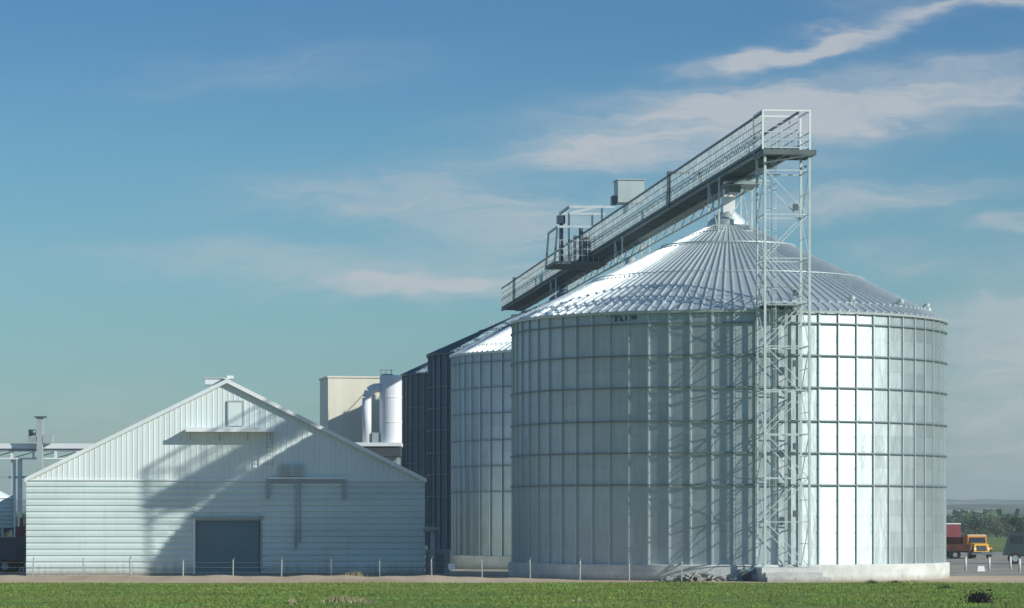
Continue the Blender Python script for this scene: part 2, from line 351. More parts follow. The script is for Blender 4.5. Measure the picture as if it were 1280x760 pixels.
# ------------------------------------------------------------------ silos
def make_silo(loc, Rad, eave, apex, nst, wall, roof, stiff, ring, label, group, zf=1.08, rings=(6.3, 8.4, 10.5, 12.7, 14.8, 16.9), vents=True, ribs_half=True):
    """facets between the stiffeners are flat, as the bolted wall sheets are"""
    s = empty('grain_silo', label, 'grain silo', loc, ROW, group)
    da = 2*pi/nst
    # concrete ring wall
    MB().lathe([(Rad+.34, -.05), (Rad+.34, zf-.06), (Rad+.28, zf), (Rad-.8, zf)], 96).build('foundation', 'concl', s, smooth=False)
    b = MB()
    zs = [zf+(eave-zf)*k/16 for k in range(17)]
    i0 = 0
    for k in range(nst):
        a0, a1 = (k)*da, (k+1)*da
        # every facet turned by a hair, like real bolted sheets
        j0 = random.uniform(-.012, .012)
        for z0, z1 in zip(zs[:-1], zs[1:]):
            b.quad((Rad*math.cos(a0), Rad*math.sin(a0), z0), (Rad*math.cos(a1), Rad*math.sin(a1), z0),
                   (Rad*math.cos(a1), Rad*math.sin(a1), z1), (Rad*math.cos(a0), Rad*math.sin(a0), z1))
    b.build('wall', wall, s)
    # roof: flat trapezoid panels and raised ribs between them
    b = MB(); n2 = nst*2; rt = 1.25; ro = Rad+.22; sl = (apex-eave)/Rad
    zz = lambda r: apex-sl*r
    for k in range(n2):
        a0, a1 = k*pi/nst, (k+1)*pi/nst
        b.quad((ro*math.cos(a0), ro*math.sin(a0), zz(ro)), (ro*math.cos(a1), ro*math.sin(a1), zz(ro)),
               (rt*math.cos(a1), rt*math.sin(a1), zz(rt)), (rt*math.cos(a0), rt*math.sin(a0), zz(rt)))
    for k in range(n2):
        th = k*pi/nst; r0 = rt if k % 2 == 0 else Rad*.30
        ct, st = math.cos(th), math.sin(th); ux, uy = -st, ct
        def pt(r, u, h): return (r*ct+ux*u, r*st+uy*u, zz(r)+h)
        for (ra, rb) in ((r0, Rad*.45), (Rad*.45, ro+.04)):
            wa = min(.075, ra*pi/nst*.42) if ra > 2 else .028
            wb = .075
            ha, hb = .10*wa/.075, .10
            b.quad(pt(ra, -wa, .004), pt(rb, -wb, .004), pt(rb, -wb*.35, hb), pt(ra, -wa*.35, ha))
            b.quad(pt(ra, -wa*.35, ha), pt(rb, -wb*.35, hb), pt(rb, wb*.35, hb), pt(ra, wa*.35, ha))
            b.quad(pt(ra, wa*.35, ha), pt(rb, wb*.35, hb), pt(rb, wb, .004), pt(ra, wa, .004))
        b.quad(pt(ro+.04, -.075, .004), pt(ro+.04, .075, .004), pt(ro+.04, .026, .10), pt(ro+.04, -.026, .10))
    for k in range(n2):                      # lap clips where the roof sheets overlap
        th = k*pi/nst; ct, st = math.cos(th), math.sin(th)
        for rr in (Rad*.93,):
            c = []
            for h in (0.0, .12):
                for (dr, du) in ((-.10, -.10), (.10, -.10), (.10, .10), (-.10, .10)):
                    q = rr+dr; c.append((q*ct-st*du, q*st+ct*du, zz(q)+h))
            b.hexa(c)
    b.build('roof', roof, s)
    MB().lathe([(Rad+.24, zz(Rad+.24)-.16), (Rad+.27, zz(Rad+.24)-.01)], nst).build('eave_trim', stiff, s)
    # cap at the peak
    MB().lathe([(rt+.15, zz(rt)-.05), (rt+.15, zz(rt)+.22), (.45, apex+.35), (.45, apex+.9), (.0, apex+.95)], 24).build('peak_cap', stiff, s, True)
    # stabiliser rings on the roof
    for rr in (Rad*.31, Rad*.63):
        b = MB(); n = nst
        for k in range(n):
            a0, a1 = 2*pi*k/n, 2*pi*(k+1)/n
            b.bar((rr*math.cos(a0), rr*math.sin(a0), zz(rr)+.16), (rr*math.cos(a1), rr*math.sin(a1), zz(rr)+.16), .05 if rr > Rad*.5 else .08)
        b.build('roof_ring', stiff, s)
    # stiffeners: hat sections down the wall
    st0 = None
    for k in range(nst):
        if st0 is None:
            b = MB()
            b.box(Rad-.02, Rad+.115, -.05, .05, zf, eave-.03); b.box(Rad-.01, Rad+.018, -.1, .1, zf, eave-.03)
            for q in range(16): b.box(Rad+.10, Rad+.13, -.062, .062, zs[q]+.0, zs[q]+.09)
            o = st0 = b.build('stiffener', stiff, s)
        else:
            o = st0.copy(); S.collection.objects.link(o); o.parent = s
        o.rotation_euler.z = k*da
    for z in rings:
        b = MB(); rr = Rad+.15
        for k in range(nst):
            a0, a1 = k*da, (k+1)*da
            for (ra, za, zb) in ((rr, z-.04, z+.04),):
                b.hexa([((ra-.03)*math.cos(a0), (ra-.03)*math.sin(a0), za), ((ra+.05)*math.cos(a0), (ra+.05)*math.sin(a0), za),
                        ((ra+.05)*math.cos(a1), (ra+.05)*math.sin(a1), za), ((ra-.03)*math.cos(a1), (ra-.03)*math.sin(a1), za),
                        ((ra-.03)*math.cos(a0), (ra-.03)*math.sin(a0), zb), ((ra+.05)*math.cos(a0), (ra+.05)*math.sin(a0), zb),
                        ((ra+.05)*math.cos(a1), (ra+.05)*math.sin(a1), zb), ((ra-.03)*math.cos(a1), (ra-.03)*math.sin(a1), zb)])
        b.build('wind_ring', ring, s)
    if vents:
        for k in range(9):
            th = -pi/2+R(32+20*k)-ROW; r = Rad*.925
            b = MB(); b.tube((0, 0, -.15), (0, 0, .32), .14, 10); b.tube((0, 0, .26), (.34, 0, .3), .15, 10, .17)
            o = b.build('roof_vent', 'palegrey', s, True, (r*math.cos(th), r*math.sin(th), zz(r)), th)
    return s

silo1 = make_silo((row(234.5), 234.5, 0), 15.0, 17.85, 25.2, 66, 'wall', 'roof', 'stiff', 'ring',
          'huge shiny round corrugated steel silo nearest the viewer, behind the lattice tower', None)
silo2 = make_silo((row(283), 283, 0), 15.0, 17.85, 25.2, 66, 'wall_second', 'roof', 'stiff', 'ring',
          'grey corrugated steel silo half hidden behind the left edge of the nearest silo', None)
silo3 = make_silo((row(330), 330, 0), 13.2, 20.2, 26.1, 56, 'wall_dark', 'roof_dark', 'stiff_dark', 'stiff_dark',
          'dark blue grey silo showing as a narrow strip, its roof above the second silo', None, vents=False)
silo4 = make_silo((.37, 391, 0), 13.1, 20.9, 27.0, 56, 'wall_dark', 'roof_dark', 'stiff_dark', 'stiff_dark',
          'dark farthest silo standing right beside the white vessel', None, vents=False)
# painted marks under the eave of the near silo (too worn to read)
b = MB(); Rm = 15.03
def mark(u0, u1, z0, z1):                    # u in metres along the wall
    a = -pi/2 - R(32.0+6) ; a0, a1 = a+u0/15, a+u1/15
    b.hexa([(Rm*math.cos(a0)*.9985, Rm*math.sin(a0)*.9985, z0), (Rm*math.cos(a0)*1.001, Rm*math.sin(a0)*1.001, z0), (Rm*math.cos(a1)*1.001, Rm*math.sin(a1)*1.001, z0), (Rm*math.cos(a1)*.9985, Rm*math.sin(a1)*.9985, z0),
            (Rm*math.cos(a0)*.9985, Rm*math.sin(a0)*.9985, z1), (Rm*math.cos(a0)*1.001, Rm*math.sin(a0)*1.001, z1), (Rm*math.cos(a1)*1.001, Rm*math.sin(a1)*1.001, z1), (Rm*math.cos(a1)*.9985, Rm*math.sin(a1)*.9985, z1)])
for u0, u1, z0, z1 in ((-1.0, -.62, .28, .36), (-.88, -.76, 0, .28), (-.5, -.12, .28, .36), (-.38, -.24, 0, .36), (0, .1, 0, .34), (.1, .3, 0, .08), (.42, .52, .04, .34), (.52, .72, .26, .34), (.52, .72, .04, .11), (.86, .96, .1, .34), (1.12, 1.22, .1, .34), (.96, 1.12, .26, .34), (.96, 1.12, .1, .17)):
    mark(u0, u1, 17.12+z0, 17.12+z1)
b.build('painted_marks', 'marks', silo1)
# ------------------------------------------------------------------ lattice tower in front of the near silo
TX, TY = 17.57, 217.8
W2 = 1.45
tower = empty('lattice_tower', 'pale galvanised lattice tower with railed head, standing before the near silo', 'tower', (TX, TY, 0), ROW)
ZB, ZT = .95, 27.5
for sx in (-1, 1):
    for sy in (-1, 1):
        b = MB(); b.box(sx*W2-.075, sx*W2+.075, sy*W2-.075, sy*W2+.075, ZB, ZT)
        b.box(sx*W2-.2, sx*W2+.2, sy*W2-.2, sy*W2+.2, ZB, ZB+.06)
        b.build('leg', 'steel', tower)
levels = [ZB+.1+2.83*k for k in range(10)]
for side in range(4):
    b = MB()
    c, s_ = [((0, -W2), (1, 0)), ((W2, 0), (0, 1)), ((0, W2), (1, 0)), ((-W2, 0), (0, 1))][side]
    P = lambda u, z: (c[0]+s_[0]*u*(W2-.05), c[1]+s_[1]*u*(W2-.05), z)
    for k, z in enumerate(levels):
        if k: b.bar(P(-1, z), P(1, z), .065)
        if k < len(levels)-1:
            z1 = levels[k+1]
            if k % 2 == 0: b.bar(P(1, z), P(-1, z1), .05)
            else: b.bar(P(-1, z), P(1, z1), .05)
            zm = (z+z1)/2
            if side in (1, 3): b.bar(P(-1, zm), P(1, zm), .035)
    b.build('side_bracing', 'steel', tower)
# caged ladder inside the left side
lad = MB(); lx = -W2+.35; ly = .55
for dy in (-.22, .22): lad.bar((lx, ly+dy, ZB), (lx, ly+dy, 28.2), .05)
z = ZB+.3
while z < 28.1: lad.bar((lx, ly-.22, z), (lx, ly+.22, z), .03); z += .3
lo = lad.build('ladder', 'steel', tower)
cg = MB(); z = 3.4
while z < 27.4:
    pts = [(lx+.36*(1-math.cos(t)), ly+.36*math.sin(t), z) for t in [pi*.16*k-pi*.5*0 for k in range(-5, 6)]]
    pts = [(lx+.38+.38*math.cos(R(a)), ly+.38*math.sin(R(a)), z) for a in range(-150, 151, 30)]
    for k in range(len(pts)-1): cg.bar(pts[k], pts[k+1], .022)
    z += 1.3
for a in (-90, -45, 0, 45, 90): cg.bar((lx+.38+.38*math.cos(R(a)), ly+.38*math.sin(R(a)), 3.4), (lx+.38+.38*math.cos(R(a)), ly+.38*math.sin(R(a)), 27.2), .02)
cg.build('ladder_cage', 'steel', lo)
# rest platform at eave height, reaching the silo
b = MB(); b.box(-1.2, 1.2, .4, 3.0, 17.95, 18.02); b.build('landing', 'grey', tower)
b = MB()
for x_ in (-1.28, 1.28):
    b.bar((-1.28, .3, 19.1), (1.28, .3, 19.1), .045)
    for k in range(4): b.bar((x_, .3+k*.9, 18.05), (x_, .3+k*.9, 19.1), .045)
    for zz_ in (18.55, 19.1): b.bar((x_, .3, zz_), (x_, 3.1, zz_), .045)
b.build('landing_rail', 'mesh', tower)
# cable tray and junction boxes up the tower
b = MB(); b.box(.35, .55, W2-.15, W2-.05, ZB, 18); b.build('cable_tray', 'grey', tower)
for zz_ in (4.2, 8.6, 14.0, 18.6, 24.2):
    MB().box(W2-.55, W2-.2, W2-.25, W2-.05, zz_, zz_+.42).build('junction_box', 'rail', tower)
# head: deck and railed box frame
HZ = 27.85; HT = 30.35
b = MB()
for k in range(17): x_ = -1.5+k*.19; b.box(x_, x_+.09, -1.6, 1.6, HZ-.12, HZ-.03)
for y_ in (-1.75, 1.6): b.box(-1.62, 1.85, y_, y_+.15, HZ-.34, HZ-.02)
for x_ in (-1.62, -.2, 1.7): b.box(x_, x_+.15, -1.599, 1.599, HZ-.34, HZ-.125)
b.build('head_deck', 'steel_dark', tower)
b = MB(); b.bar((-1.6, -1.7, HZ-.9), (1.75, -1.7, HZ-.3), .09); b.bar((-1.6, -1.7, HZ-1.5), (-1.6, 1.7, HZ-1.5), .09); b.bar((1.2, -1.6, HZ-1.1), (1.75, 1.6, HZ-.75), .12)
b.build('deck_brace', 'rail', tower)
b = MB()
for x_ in (-1.62, 1.45):
    for y_ in (-1.6, 1.6): b.bar((x_, y_, HZ), (x_, y_, HT), .11)
for x_ in (-1.62, 1.45):
    b.bar((x_, -1.6, HT), (x_, 1.6, HT), .1); 
for y_ in (-1.6, 1.6):
    b.bar((-1.62, y_, HT), (1.45, y_, HT), .1)
b.build('head_frame', 'trim', tower)
b = MB()
for y_ in (-1.6,):
    for z_ in (HZ+.12, HZ+.62, HZ+1.12): b.bar((-1.62, y_, z_), (1.45, y_, z_), .06)
    for k in range(8): b.bar((-1.62+k*.438, y_, HZ+.1), (-1.62+k*.438, y_, HZ+1.12), .04)
for x_ in (1.45,):
    for z_ in (HZ+.12, HZ+.62, HZ+1.12): b.bar((x_, -1.6, z_), (x_, 1.6, z_), .06)
    for k in range(6): b.bar((x_, -1.6+k*.64, HZ+.1), (x_, -1.6+k*.64, HZ+1.12), .04)
for k in range(4): b.bar((-1.62, -1.6, HZ+1.5+k*.25), (-.3, -1.6, HZ+1.5+k*.25), .045)
b.build('head_railing', 'steel', tower)
# concrete block with steps under the tower
tb = empty('tower_base', 'pale stepped concrete block under the lattice tower', 'concrete base', (TX, TY, 0), ROW)
b = MB(); b.box(-1.75, 1.95, -2.0, 2.0, 0, .93); b.build('block', 'concl', tb)
for k in range(2): MB().box(-1.5-.05*k, 1.95+.5*(2-k)-.3, -2.3-.3*(1-k), -2.003-.0, 0, .34+.3*k-.002*k).build('step', 'conc', tb)

# ------------------------------------------------------------------ conveyor gallery over the silo row
gal = empty('conveyor_gallery', 'long dark conveyor gallery with railed sides climbing past the silo roofs', 'conveyor gallery', (TX, TY, 0), ROW)
G0, G1 = -1.4, 164.0; GW = 1.15; GB, GF, GT = 27.68, 28.02, 30.25; GX = -.42   # GX: the gallery hugs the tower's left side
b = MB()                                     # open bar grating on cross members
for k in range(11): x_ = GX-GW+.1+k*.205; b.box(x_, x_+.085, G0, G1, GF-.10, GF-.02)
for k in range(int((G1-G0)/1.5)): y_ = G0+k*1.5; b.box(GX-GW+.08, GX+GW-.08, y_, y_+.1, GB-.02, GF-.103)
b.build('floor', 'steel_dark', gal)
b = MB(); b.box(GX+.25, GX+.95, G0+9, G1-1, GB-.06, GF-.11)
b.build('conveyor_casing', 'steel_dark', gal)
for sx in (-1, 1):
    x_ = GX+sx*GW; b = MB()
    b.box(x_-.07, x_+.07, G0, G1, GF-.06, GF+.12); b.box(x_-.09, x_+.09, G0, G1, GB, GB+.14)
    n = 56; st = (G1-G0)/n
    for k in range(n+1):
        y_ = G0+k*st; b.bar((x_, y_, GB), (x_, y_, GF), .09)
    b.build('side_girder', 'steel_dark', gal)
    b = MB()
    b.bar((x_, G0, GT), (x_, G1, GT), .13, .13)
    b.build('top_rail', 'rail', gal)
    b = MB(); b.bar((x_, G0, GF+.62), (x_, G1, GF+.62), .05); b.bar((x_, G0, GF+1.15), (x_, G1, GF+1.15), .06); b.bar((x_, G0, GF+1.65), (x_, G1, GF+1.65), .045)
    for k in range(n*4+1):
        y_ = G0+k*st/4; 
        if sx < 0 or k % 4 == 0: b.bar((x_, y_, GF+.1), (x_, y_, GT), (.09 if sx < 0 else .07) if k % 4 == 0 else .05)
    if sx < 0:
        for k in range(0, n, 2):             # sheeted bays here and there
            if random.random() < .12: b.box(x_-.012, x_+.012, G0+k*st+.1, G0+k*st+st*random.choice((.5, .5, 1)), GF+.15, GF+1.0)
    b.build('railing', 'mesh', gal)
for y_ in (38.0, 96.0, 150):                 # portal frames where the rails are broken
    b = MB()
    for x_ in (GX-GW-.12, GX+GW+.12): b.box(x_-.12, x_+.12, y_-.22, y_+.22, GB, GT+.25)
    b.box(GX-GW-.12, GX+GW+.12, y_-.1, y_+.1, GT+.05, GT+.24)
    b.build('portal_frame', 'rail', gal)
b = MB(); x_ = GX+GW-.1; UZ = 26.95
b.bar((x_, G0+13, UZ), (x_, 120, UZ), .11)
n = 46
for k in range(n):
    ya, yb = G0+13+k*(108/n), G0+13+(k+1)*(108/n)
    b.bar((x_, ya, UZ if k % 2 else GB), (x_, yb, GB if k % 2 else UZ), .07)
    if k % 2: b.bar((x_, ya, UZ), (x_-.7, ya, GB), .06)
b.build('under_truss', 'mesh', gal)
# saddle frames that carry the gallery on the silo peaks
for yc, za in ((234.5, 25.2), (283, 25.2), (330, 26.2), (391, 26.6)):
    yl = (yc-TY)/math.cos(ROW); b = MB()
    for x_ in (-1.75, .55):
        for dy in (-2.2, 2.2): b.bar((x_, yl+dy, za-2.0), (x_, yl+dy, GB), .12)
        b.bar((x_, yl-2.2, za-1.6), (x_, yl+2.2, GB), .07)
    for dy in (-2.2, 2.2): b.bar((-1.75, yl+dy, za-1.7), (.55, yl+dy, GB-.1), .07); b.bar((.55, yl+dy, za-1.2), (-1.75, yl+dy, za-1.2), .09)
    b.build('saddle_frame', 'mesh', gal)
yl = (234.5-TY)/math.cos(ROW); sxp = -.74
b = MB(); b.box(sxp-.42, sxp+.42, yl-.42, yl+.42, 25.3, 26.55); b.box(sxp-.3, sxp+.3, yl-.3, yl+.3, 26.55, 27.6); b.build('filling_spout', 'vessel', gal)
b = MB(); b.box(-1.5, .7, yl-4.6, yl-1.2, 26.95, 27.15); b.box(-1.3, -.5, yl-3.8, yl-2, 26.5, 26.95); b.build('discharge_tray', 'steel_dark', gal)
b = MB()
for k in range(6): b.box(-1.2, .6, yl-9+k*1.1, yl-8.5+k*1.1, 26.75+.06*k, 26.83+.06*k)
b.build('cable_ladder', 'steel', gal)

# pale drive box beside/over the gallery at the second silo
db = empty('drive_housing', 'pale sheet metal drive housing above the gallery at the second silo', 'housing', (at(786, 255, 279).x, 279, 30.28), ROW)
b = MB(); b.box(-1.05, 1.15, -1.1, 1.4, 0, 1.85); b.build('casing', 'palegrey', db)
b = MB(); b.box(-1.15, 1.25, -1.2, 1.5, 1.85, 1.93); b.build('lid', 'palegrey', db)
MB().box(-1.45, -1.06, -.5, .6, -.12, .6).build('motor', 'rail', db)
# small service platform tower at the gallery's left side
tp = empty('service_platform', 'open steel service platform with beams left of the gallery between silos', 'platform', (row(306)-1.9, 306, 27.3), ROW)
b = MB(); b.box(-2.3, 2.6, -3.5, 3.5, -.25, .0); b.build('deck', 'steel_dark', tp)
for x_, y_, h in ((-2.2, -3.4, 3.1), (-2.2, 3.4, 3.1), (-.9, -3.4, 4.4), (-.9, 3.4, 4.4), (2.1, -3.4, 5.0), (2.1, 3.4, 5.0)):
    MB().bar((x_, y_, 0), (x_+(.25 if x_ < -2 else 0), y_, h), .17).build('post', 'rail', tp)
for (a_, c_, t) in (((-.9, -3.4, 4.3), (2.1, -3.4, 5.0), .2), ((-1.95, -3.4, 3.1), (2.1, -3.4, 3.1), .2), ((-.9, -3.4, 4.9), (3.3, -3.4, 4.9), .22), ((-.9, 3.4, 4.9), (3.3, 3.4, 4.9), .22), ((-.9, -3.4, 4.9), (-.9, 3.4, 4.9), .2), ((-1.95, -3.4, 3.1), (-1.95, 3.4, 3.1), .16)):
    MB().bar(a_, c_, t).build('beam', 'steel', tp)
b = MB()
for z_ in (.55, 1.1, 1.9): b.bar((-2.2, -3.45, z_), (2.1, -3.45, z_), .06)
for k in range(9): b.bar((-2.2+.5*k, -3.45, 0), (-2.2+.5*k, -3.45, 1.9), .05)
b.build('railing', 'mesh', tp)
MB().box(-1.9, -1.2, -3.2, -2.3, 3.45, 4.15).build('motor', 'navy', tp)
b = MB(); b.tube((-1.5, -2.8, 0), (-1.5, -2.8, 3.4), .17, 10); b.tube((.3, -2.6, 0), (.3, -2.6, 3.1), .2, 10); b.build('downpipe', 'rail', tp, True)
b = MB(); b.box(.6, 1.7, -3.0, -1.6, .0, 2.2); b.build('gear_box', 'steel_dark', tp)

# ------------------------------------------------------------------ white gabled shed
SD = 241.0
shed = empty('storage_shed', 'large white gabled metal shed with lap siding and dark blue door', 'shed', (at(283.5, 0, SD).x, SD, 0), ROW)
HWs, ZE, ZR, Z0 = 14.25, 6.92, 14.0, .12
LEN = 46.0
ss = (ZR-ZE)/HWs
zroof = lambda x: ZR-ss*abs(x)
# upper gable: vertical ribbed sheets
b = MB(); x = -HWs; prof = [(0, 0), (.27, 0), (.30, -.022), (.35, -.022), (.38, 0)]
pts = []
while x < HWs:
    for dx, dy in prof:
        if x+dx < HWs: pts.append((x+dx, dy))
    x += .38
pts.append((HWs, 0)); 
xs_all = sorted(set([p[0] for p in pts]+[0.0]))
for (xa, ya), (xb, yb) in zip(pts[:-1], pts[1:]):
    if xa < 0 < xb:
        ym = ya+(yb-ya)*(0-xa)/(xb-xa); segs = [((xa, ya), (0, ym)), ((0, ym), (xb, yb))]
    else: segs = [((xa, ya), (xb, yb))]
    for (p, q) in segs: b.quad((p[0], p[1], ZE), (q[0], q[1], ZE), (q[0], q[1], zroof(q[0])-.02), (p[0], p[1], zroof(p[0])-.02))
b.build('gable_cladding', 'white', shed)
# lower wall: deep horizontal laps
def laps(b, x0, x1, z0, z1):
    n = max(1, round((z1-z0)/.443)); h = (z1-z0)/n
    pr = []
    for k in range(n):
        zb = z0+k*h; pr += [(zb, -.01), (zb+.05*h/.44, -.10), (zb+.27*h/.44, -.10), (zb+.37*h/.44, -.01)]
    pr.append((z1, -.01))
    for (za, ya), (zb_, yb) in zip(pr[:-1], pr[1:]):
        b.quad((x0, ya, za), (x1, ya, za), (x1, yb, zb_), (x0, yb, zb_))
    for xx in (x0, x1):
        for (za, ya), (zb_, yb) in zip(pr[:-1], pr[1:]): b.quad((xx, .02, za), (xx, ya, za), (xx, yb, zb_), (xx, .02, zb_))
DX0, DX1, DZ = -2.25, 2.40, 4.02
b = MB(); laps(b, -HWs, DX0, Z0, ZE-.1); laps(b, DX1, HWs, Z0, ZE-.1)
b.build('lap_siding', 'whitelap', shed)
b = MB(); laps(b, DX0+.002, DX1-.002, DZ+.02, ZE-.1); b.build('lap_siding', 'whitelap', shed)
MB().box(-HWs-.06, HWs+.06, -.14, .05, ZE-.1, ZE-.0).build('mid_flashing', 'trim', shed)
MB().box(-HWs, HWs, -.05, .25, -.05, Z0).build('plinth', 'conc', shed)
b = MB(); b.box(-HWs, -HWs+.15, .03, LEN, Z0, ZE); b.box(HWs-.15, HWs, .03, LEN, Z0, ZE); b.build('side_wall', 'white', shed)
b = MB(); b.quad((-HWs, LEN, Z0), (HWs, LEN, Z0), (HWs, LEN, ZE), (0, LEN, ZR), (-HWs, LEN, ZE)); b.build('rear_wall', 'white', shed)
for sx in (-1, 1):
    b = MB(); o_ = .1
    c = [(0, -.3, ZR+.02), (sx*(HWs+o_), -.3, zroof(HWs+o_)+.02), (sx*(HWs+o_), LEN+.3, zroof(HWs+o_)+.02), (0, LEN+.3, ZR+.02)]
    b.hexa(c+[(p[0], p[1], p[2]+.1) for p in c]); b.build('roof_slope', 'shedroof', shed)
    b = MB(); c = [(0, -.37, ZR-.18), (sx*(HWs+o_), -.37, zroof(HWs+o_)-.18), (sx*(HWs+o_), -.30, zroof(HWs+o_)-.18), (0, -.30, ZR-.18)]
    b.hexa(c+[(p[0], p[1], p[2]+.30) for p in c]); b.build('rake_trim', 'trim' if sx > 0 else 'white', shed)  # sunlit right rake painted brighter than the left, light set in the colour
MB().box(-.25, .25, -.38, LEN+.35, ZR+.1, ZR+.17).build('ridge_cap', 'trim', shed)
b = MB(); b.box(-1.55, -.28, .2, 1.5, ZR-.28, ZR+.16); b.box(-1.62, -.2, .1, 1.6, ZR+.16, ZR+.2); b.build('roof_vent', 'trim', shed)
b = MB(); b.box(.02, .5, -.1, .5, ZR+.17, ZR+.36); b.build('ridge_box', 'trim', shed)
# door, frame
dr = MB().box(DX0+.05, DX1-.05, .12, .2, Z0, DZ-.05).build('door', 'door', shed)
b = MB()
for k in range(1, 9): b.box(DX0+.06, DX1-.06, .09, .118, Z0+k*.43, Z0+k*.43+.035)
b.build('panel_rib', 'door', dr)
MB().box(DX0-.3, DX1+.3, -.28, -.165, DZ+.14, DZ+.26).build('door_rail', 'grey', shed)
MB().box(-.35, .35, .07, .089, .55, .63).build('handle', 'grey', dr)
b = MB(); b.box(DX0-.14, DX0, -.13, .2, Z0, DZ+.28); b.build('door_jamb', 'trim', shed)
b = MB(); b.box(DX1, DX1+.14, -.13, .2, Z0, DZ+.28); b.build('door_jamb', 'grey', shed)
MB().box(DX0, DX1, -.16, .2, DZ-.05, DZ+.05).build('door_head', 'grey', shed)
# canopy / loading ledge under the hatch
cn = MB().box(-2.95, 3.45, -1.12, -.06, 10.32, 10.52).build('canopy', 'trim', shed)
b = MB(); b.box(-2.95, 3.45, -1.16, -1.12, 10.30, 10.60); b.build('fascia', 'trim', cn)
for x_ in (-2.6, -.5, 1.5, 3.1): MB().bar((x_, -1.0, 10.3), (x_, -.06, 9.75), .06).build('bracket', 'grey', cn)
ht = MB().box(.12, 1.1, -.1, -.055, 10.75, 12.45).build('hatch', 'white', shed)
b = MB(); b.box(.03, 1.19, -.12, -.055, 12.45, 12.56); b.box(.03, .12, -.12, -.055, 10.75, 12.45); b.box(1.1, 1.19, -.12, -.055, 10.75, 12.45); b.build('hatch_frame', 'grey', ht)
b = MB()
for dx in (0, .42): b.bar((2.85+dx, -.75, 7.9), (2.85+dx, -.75, 10.3), .05)
for k in range(8): b.bar((2.85, -.75, 8.0+k*.3), (3.27, -.75, 8.0+k*.3), .035)
b.build('ladder', 'grey', cn)
# sliding track on the right with end posts, conduit, louvred box
b = MB(); b.box(2.9, 8.55, -.34, -.17, ZE+.02, ZE+.16); b.build('door_track', 'trim', shed)
for x_ in (2.95, 8.4): MB().box(x_-.1, x_+.1, -.3, -.15, 5.5, ZE+.02).build('track_post', 'grey', shed)
MB().box(2.95, 8.4, -.22, -.16, ZE-.22, ZE-.02).build('track_rail', 'grey', shed)
b = MB(); b.tube((4.95, -.22, 1.9), (4.95, -.22, 8.0), .07, 10); b.tube((5.25, -.2, 2.4), (5.25, -.2, 7.0), .045, 8); b.build('conduit', 'palegrey', shed, True)
lb = MB().box(3.75, 5.5, -.3, -.06, 7.15, 7.95).build('louvre_box', 'palegrey', shed)
b = MB()
for k in range(5): b.box(3.85, 4.55, -.33, -.3, 7.25+k*.13, 7.3+k*.13); b.box(4.75, 5.4, -.33, -.3, 7.25+k*.13, 7.3+k*.13)
b.build('louvre', 'grey', lb)
b = MB(); b.pipe([(HWs-.1, -.3, 3.35), (HWs+.55, -.3, 3.35), (HWs+.55, -.3, .2)], .17, 12); b.box(HWs+.05, HWs+.95, -.55, -.05, 3.2, 3.5); b.build('vent_pipe', 'grey', shed, True)

# small grey kiosk beside the shed
k0 = at(549, 714, 247)
ks = empty('service_kiosk', 'small low grey concrete kiosk right of the white shed', 'kiosk', (k0.x, 247, 0), ROW)
MB().box(-.95, .75, -.6, .8, 0, 1.7).build('body', 'grey', ks); MB().box(-1.05, .85, -.7, .9, 1.7, 1.82).build('roof', 'conc', ks)
MB().box(-.4, .3, -.63, -.603, .1, 1.5).build('door', 'door', ks)

# ------------------------------------------------------------------ works behind the shed
CY = 400.0
c0 = at(410, 0, CY)
cb_ = empty('cream_building', 'tall cream clad block rising behind the white shed roof', 'building', (c0.x, CY, 0), R(10))
MB().box(0, 9.8, 0, 8.2, 0, 20.95).build('wall', 'cream', cb_)
MB().box(-.12, 9.92, -.12, 8.3, 20.95, 21.15).build('parapet', 'cream', cb_)
MB().box(-.06, 9.86, -.06, -.003, 12.3, 12.45).build('flashing', 'grey', cb_)
pl = empty('process_platform', 'elevated steel platform with pale edge carrying the white vessel', 'platform', (at(470, 0, 366).x, 367, 0), 0)
MB().box(-2.9, 2.8, -3, 3, 12.0, 12.4).build('deck', 'trim', pl)
MB().box(-2.7, 2.7, -2.8, 2.8, 10.9, 11.99).build('girder', 'dark', pl)
for x_ in (-2.5, 0, 2.4):
    for y_ in (-2.4, 2.4): MB().box(x_-.18, x_+.18, y_-.18, y_+.18, 0, 10.9).build('leg', 'grey', pl)
b = MB()
for x_ in (-2.5, 0): b.bar((x_, -2.45, 8.2), (x_+2.5, -2.45, 10.8), .14)
b.bar((-2.5, -2.45, 9.4), (2.5, -2.45, 9.4), .16); b.build('brace', 'steel', pl)
vx = at(488.5, 0, 366).x
vs = empty('filter_vessel', 'tall white cylindrical filter vessel with cream duct beside dark silo', 'vessel', (vx, 366, 12.4), 0)
MB().lathe([(0, 0), (1.22, 0), (1.22, 7.2), (1.1, 7.35), (0, 7.4)], 28).build('shell', 'vessel', vs, False)
b = MB(); b.pipe([(-1.0, -.3, 6.0), (-1.8, -.3, 5.95), (-2.35, -.3, 5.6), (-2.6, -.3, 4.9), (-2.6, -.3, .0)], .5, 16); b.build('duct', 'vessel', vs, True)
b = MB(); b.box(-1.0, .2, -.6, .6, 7.35, 7.5)
for x_ in (-1.1, -.5, .1): b.bar((x_, -.6, 7.3), (x_, -.6, 7.9), .07)
b.bar((-1.15, -.6, 7.9), (.2, -.6, 7.9), .08); b.build('top_rail', 'grey', vs)
b = MB(); b.box(-2.0, -1.3, -.9, .2, .05, 1.1); b.build('fan_housing', 'grey', vs)
for z_ in (2.2, 4.9): MB().lathe([(1.23, z_), (1.27, z_), (1.27, z_+.1), (1.23, z_+.1)], 28).build('band', 'trim', vs)

